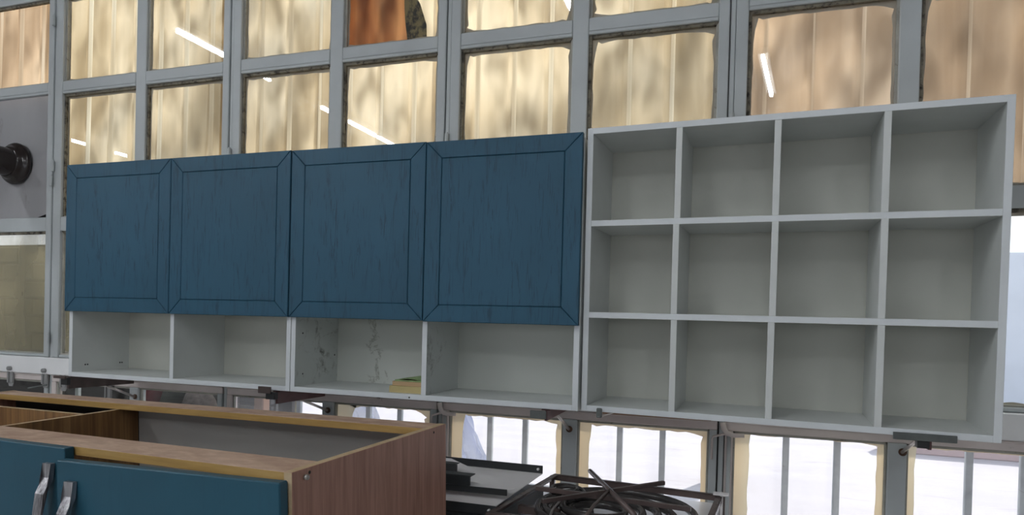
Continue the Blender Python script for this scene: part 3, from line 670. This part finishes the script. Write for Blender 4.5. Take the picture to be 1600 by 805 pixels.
box('plinth', -BW + .02, -.02, .05, .07, -BH - .02, -BH, M['zebra'], bc)
for x in (-.06, -.9, -BW + .06):
    for y in (.08, .5): tube('foot', [(x, y, -BH - .045), (x, y, -BH)], .018, M['black'], bc, 12)
# strip of pale laminate seen under the front rail, and shelf
bpn('shelf', -1.111, -BT, .03, BD - .01, -.45, -.432, mat='lam_gray')
def handle(d, x, z, y, s=1.0):
    """bow handle: flat top tab, then the strap swings out and down"""
    bm = bmesh.new(); pts = [(0, y, 0), (0, y - .004, 0), (0, y - .006, -.002)]
    prof = [(y - .001, .0), (y - .010, .0), (y - .0105, -.030), (y - .026, -.060), (y - .032, -.10), (y - .032, -.155), (y - .026, -.195), (y - .0105, -.225), (y - .010, -.255), (y - .001, -.255), (y - .005, -.225), (y - .021, -.193), (y - .0275, -.155), (y - .0275, -.10), (y - .0215, -.063), (y - .005, -.033)]
    w = .0135; A = [bm.verts.new((x - w, a, z + b)) for a, b in prof]; B = [bm.verts.new((x + w, a, z + b)) for a, b in prof]; n = len(prof)
    bm.faces.new(A); bm.faces.new(B[::-1])
    for k in range(n): bm.faces.new((A[k], B[k], B[(k + 1) % n], A[(k + 1) % n]))
    bmesh.ops.triangulate(bm, faces=[f for f in bm.faces if len(f.verts) > 4]); 
    h = link('handle', bm, M['handle'], d); return h
# left door, flush with the top
dl = box('door', -1.20, -.580, -.0235, -.002, -BH + .02, -.0005, M['blue_low'], bc, .0015)
dl['label'] = 'left blue door hung flush with the cabinet top'
handle(dl, -.622, -.034, -.0235)
# right door hangs lower and stands slightly ajar, hinged at the right
dr = bpy.data.objects.new('door', None)
bm = bmesh.new(); add_box(bm, -.562, 0, -.0225, 0, -.78, 0, .0022); dr = link('door', bm, M['blue_low'], bc)
dr.location = (-.0065, -.0025, -.0135); dr.rotation_euler = (0, -.0095, .042)
dr['label'] = 'right blue door hanging lower and slightly ajar'
handle(dr, -.514, -.0385, -.0225)
for (y, z) in ((.034, -.0155),): 
    tube('fixing_screw', [(-.001, y, z), (.006, y, z)], .0052, M['screw'], bc, 10); tube('screw_hole', [(-.002, y + .012, z + .006), (.0006, y + .012, z + .006)], .0034, M['hole'], bc, 8)
tube('screw_hole', [(-.002, .499, -.012), (.0006, .499, -.012)], .003, M['hole'], bc, 8)

# ================================================================== WORKTABLE WITH METALWORK
tt = tag(empty('work_table', (0, 0, FZ)), 'pale topped worktable by the windows carrying metal parts', 'table')
TZ = -.285
box('tabletop', -.95, .46, -.66, .02, TZ - .03 - FZ, TZ - FZ, M['tabletop'], tt, .002)
for x in (-.88, .42):
    for y in (-.60, -.04): box('leg', x - .02, x + .02, y - .02, y + .02, 0, TZ - .03 - FZ, M['tableleg'], tt, .002)

def tray(pts, z, label, lip_edges, lip_h=.020, mat='tray', th=.0016, holes=()):
    t = tag(empty('steel_tray', (0, 0, 0)), label, 'tray', 'folded steel trays')
    prism('sheet', pts, z - th, z, M[mat], t, 'z')
    for (a, b, up) in lip_edges:
        A, B = Vector((*pts[a], 0)), Vector((*pts[b], 0)); d = (B - A).normalized(); s = Vector((-d.y, d.x, 0)) * .0
        zc = z + (lip_h / 2 if up else -lip_h / 2)
        beam('lip', (A.x, A.y, zc), (B.x, B.y, zc), .0035, lip_h, M['steel_lip'], t, .0006)
    for (x, y, zz) in holes: tube('rivet', [(x, y - .006, zz), (x, y + .002, zz)], .0045, M['tabletop'], t, 10)
    return t
# supports: stack of black channels filling the space under the top trays
tray([(-.72, -.165), (-.090, -.165), (-.100, -.605), (-.72, -.605)], -.200, 'large grey steel tray with black folded edges beside the base cabinet', [(0, 1, True), (3, 2, False)], .026, holes=((-.105, -.168, -.186), (-.118, -.608, -.213)))
tray([(-.72, -.20), (-.080, -.19), (-.105, -.60), (-.72, -.60)], -.236, 'black edged steel tray at the bottom of the tray stack', [(0, 1, False), (3, 2, False), (1, 2, False)], .040, mat='steel_lip')
tray([(-.405, -.215), (-.075, -.515), (-.09, -.540), (-.60, -.565), (-.60, -.215)], -.168, 'smaller steel plate with slanted corner lying on the big tray', [(2, 3, False)], .018)
pc = tag(empty('channel_offcut', (0, 0, 0)), 'short black channel offcut on the slanted plate', 'offcut', 'black channel offcuts')
box('web', -.42, -.200, -.556, -.546, -.166, -.139, M['steel_lip'], pc, .001); box('flange', -.42, -.196, -.556, -.520, -.139, -.136, M['steel_lip'], pc, .0008)
pc = tag(empty('channel_offcut', (0, 0, 0)), 'topmost black channel offcut nearest the base cabinet corner', 'offcut', 'black channel offcuts')
box('web', -.50, -.300, -.416, -.408, -.166, -.142, M['steel_lip'], pc, .001); box('flange', -.50, -.302, -.416, -.386, -.142, -.139, M['steel_lip'], pc, .0008)

# angle-iron frame
fr = tag(empty('angle_iron_frame', (0, 0, 0)), 'brown angle iron frame lying on the worktable by the window', 'frame')
P_ = {'fl': (-.055, -.165, -.200), 'fr': (.492, -.222, -.200), 'nl': (-.108, -.634, -.206), 'nr': (.46, -.62, -.212)}
def angle(name, a, b, w=.018, t=.0035, flip=1):
    a, b = Vector(a), Vector(b); d = (b - a).normalized(); s = d.cross(Vector((0, 0, 1))).normalized() * flip; bm = bmesh.new()
    for (c0, c1, h0, h1) in ((0, w, -t, 0), (0, t, -w, 0)):
        g = bmesh.ops.create_cube(bm, size=1.0)['verts']; L = (b - a).length
        for v in g: v.co = a + d * ((v.co.x + .5) * L) + s * (c0 + (v.co.y + .5) * (c1 - c0)) + Vector((0, 0, 1)) * (h0 + (v.co.z + .5) * (h1 - h0))
    return link(name, bm, M['steel_dark'], fr)
angle('long_bar', P_['fl'], P_['fr'], flip=-1); angle('side_bar', P_['nl'], P_['fl'], flip=1); angle('near_bar', P_['nl'], P_['nr'], flip=1); angle('side_bar', P_['nr'], P_['fr'], flip=-1)
for p in (P_['fl'], P_['fr'], P_['nl'], P_['nr']): box('leg', p[0] - .008, p[0] + .008, p[1] - .008, p[1] + .008, TZ, p[2] - .004, M['steel_dark'], fr)
beam('cross_bar', (-.075, -.47, -.238), (.05, -.475, -.238), .022, .022, M['steel_dark'], fr); box('prop', -.02, -.004, -.48, -.464, TZ, -.249, M['steel_dark'], fr)

# coil of black hose: one spiral, loops bunched at the left and spread at the right
hc = tag(empty('hose_coil', (0, 0, 0)), 'coil of thick black hose lying on the angle iron frame', 'hose')
def spiral(r0, r1, turns, cx, cy, shift, z0, rh, seed, name='hose', lift=.012, mat='hose'):
    rnd = random.Random(seed); ph = [rnd.uniform(0, 6.28) for _ in range(4)]; n = int(turns * 48); pts = []
    for k in range(n + 1):
        t = k / n; a = 2 * math.pi * turns * t + ph[3]; r = r0 + (r1 - r0) * t
        r += .004 * math.sin(.77 * a + ph[0]); x = cx - (r0 - r) * shift + r * math.cos(a); y = cy + r * math.sin(a) * .97
        pts.append((x, y, z0 + lift * math.sin(.61 * a + ph[1]) * .5 + lift * .5))
    return tube(name, pts, rh, M[mat], hc, 10)
spiral(.246, .055, 5.2, .196, -.405, .36, -.240, .0118, 3)
spiral(.052, .034, 2.6, .040, -.360, .0, -.212, .0055, 9, 'thin_cable', .02)
# steel rods crossed on the coil
cr = tag(empty('crossed_rods', (0, 0, 0)), 'three thin steel rods welded crosswise on the hose coil', 'rods')
tube('rod', [(.086, -.235, -.160), (.186, -.430, -.168), (.282, -.617, -.176)], .0075, M['steel_dark'], cr, 8)
beam('rod', (.322, -.262, -.168), (.020, -.560, -.184), .012, .012, M['steel_dark'], cr, .001)
tube('rod', [(.186, -.430, -.165), (.165, -.56, -.180), (.150, -.69, -.205)], .0055, M['steel_dark'], cr, 8)
tag(beam('flat_bar', (-.045, -.395, -.192), (.412, -.436, -.194), .014, .013, M['steel_dark'], bev=.001), 'dark flat steel bar lying across the hose coil', 'bar')
tag(tube('binding_wire', [(.035, -.36, -.200), (.045, -.45, -.206), (.040, -.52, -.215), (.048, -.585, -.222), (.043, -.62, -.245), (.040, -.625, -.268)], .0035, M['wire'], n=6), 'grey binding wire looped around the hose coil', 'wire')
# pale bracket at the frame's far corner
pb = tag(empty('pale_bracket', (0, 0, 0)), 'pale grey folded bracket at the right end of the frame', 'bracket')
box('upright', .486, .494, -.232, -.212, TZ, -.190, M['tray'], pb, .001); box('top_plate', .465, .510, -.240, -.208, -.196, -.192, M['tray'], pb, .0008)
beam('brace', (.455, -.225, TZ + .006), (.488, -.222, -.20), .018, .005, M['tray'], pb)

# ================================================================== CEILING LIGHTS
def fixture(p0, p1, label, k):
    a, b = Vector(p0), Vector(p1); c = (a + b) / 2; L = (b - a).length; d = b - a
    f = tag(empty('ceiling_light', (c.x, c.y, CZ), (0, 0, math.atan2(d.y, d.x))), label, 'ceiling light', 'fluorescent ceiling lights')
    box('housing', -L / 2 - .02, L / 2 + .02, -.055, .055, -.06, 0, M['fixture'], f, .004)
    box('diffuser', -L / 2, L / 2, -.016, .016, -.100, -.061, M['tube'], f)
    return f
k = 0
rows = {-9.65: [(-4.3, -5.05), (-5.62, -6.9), (-1.7, -3.2)], -4.65: [(-1.96, -3.31), (-4.33, -5.70), (-5.78, -7.1)]}
for x, ss in rows.items():
    for (a, b) in ss:
        k += 1; fixture((x, a, 0), (x, b, 0), 'bright fluorescent tube light on the ceiling, %s of the %s row' % (('middle lamp', 'farthest lamp', 'nearest lamp')[(k - 1) % 3] if x < -6 else ('nearest lamp', 'middle lamp', 'farthest lamp')[(k - 1) % 3], 'far left' if x < -6 else 'left'), k)
fixture((.70, -4.0, 0), (.84, -5.22, 0), 'bright fluorescent tube light on the ceiling behind the camera', 9)
fixture((-.9, -2.1, 0), (-.9, -3.4, 0), 'bright fluorescent tube light above the worktable aisle', 10)
fixture((.98, -6.1, 0), (1.05, -7.4, 0), 'unseen fluorescent tube light added far behind the camera on the right', 12)  # this and the next two: unseen lamps added to light the lower windows
fixture((-1.9, -6.3, 0), (-1.9, -7.6, 0), 'unseen fluorescent tube light added far behind the camera in the middle', 13)
fixture((2.9, -6.3, 0), (2.9, -7.6, 0), 'unseen fluorescent tube light added in the far right corner behind', 14)
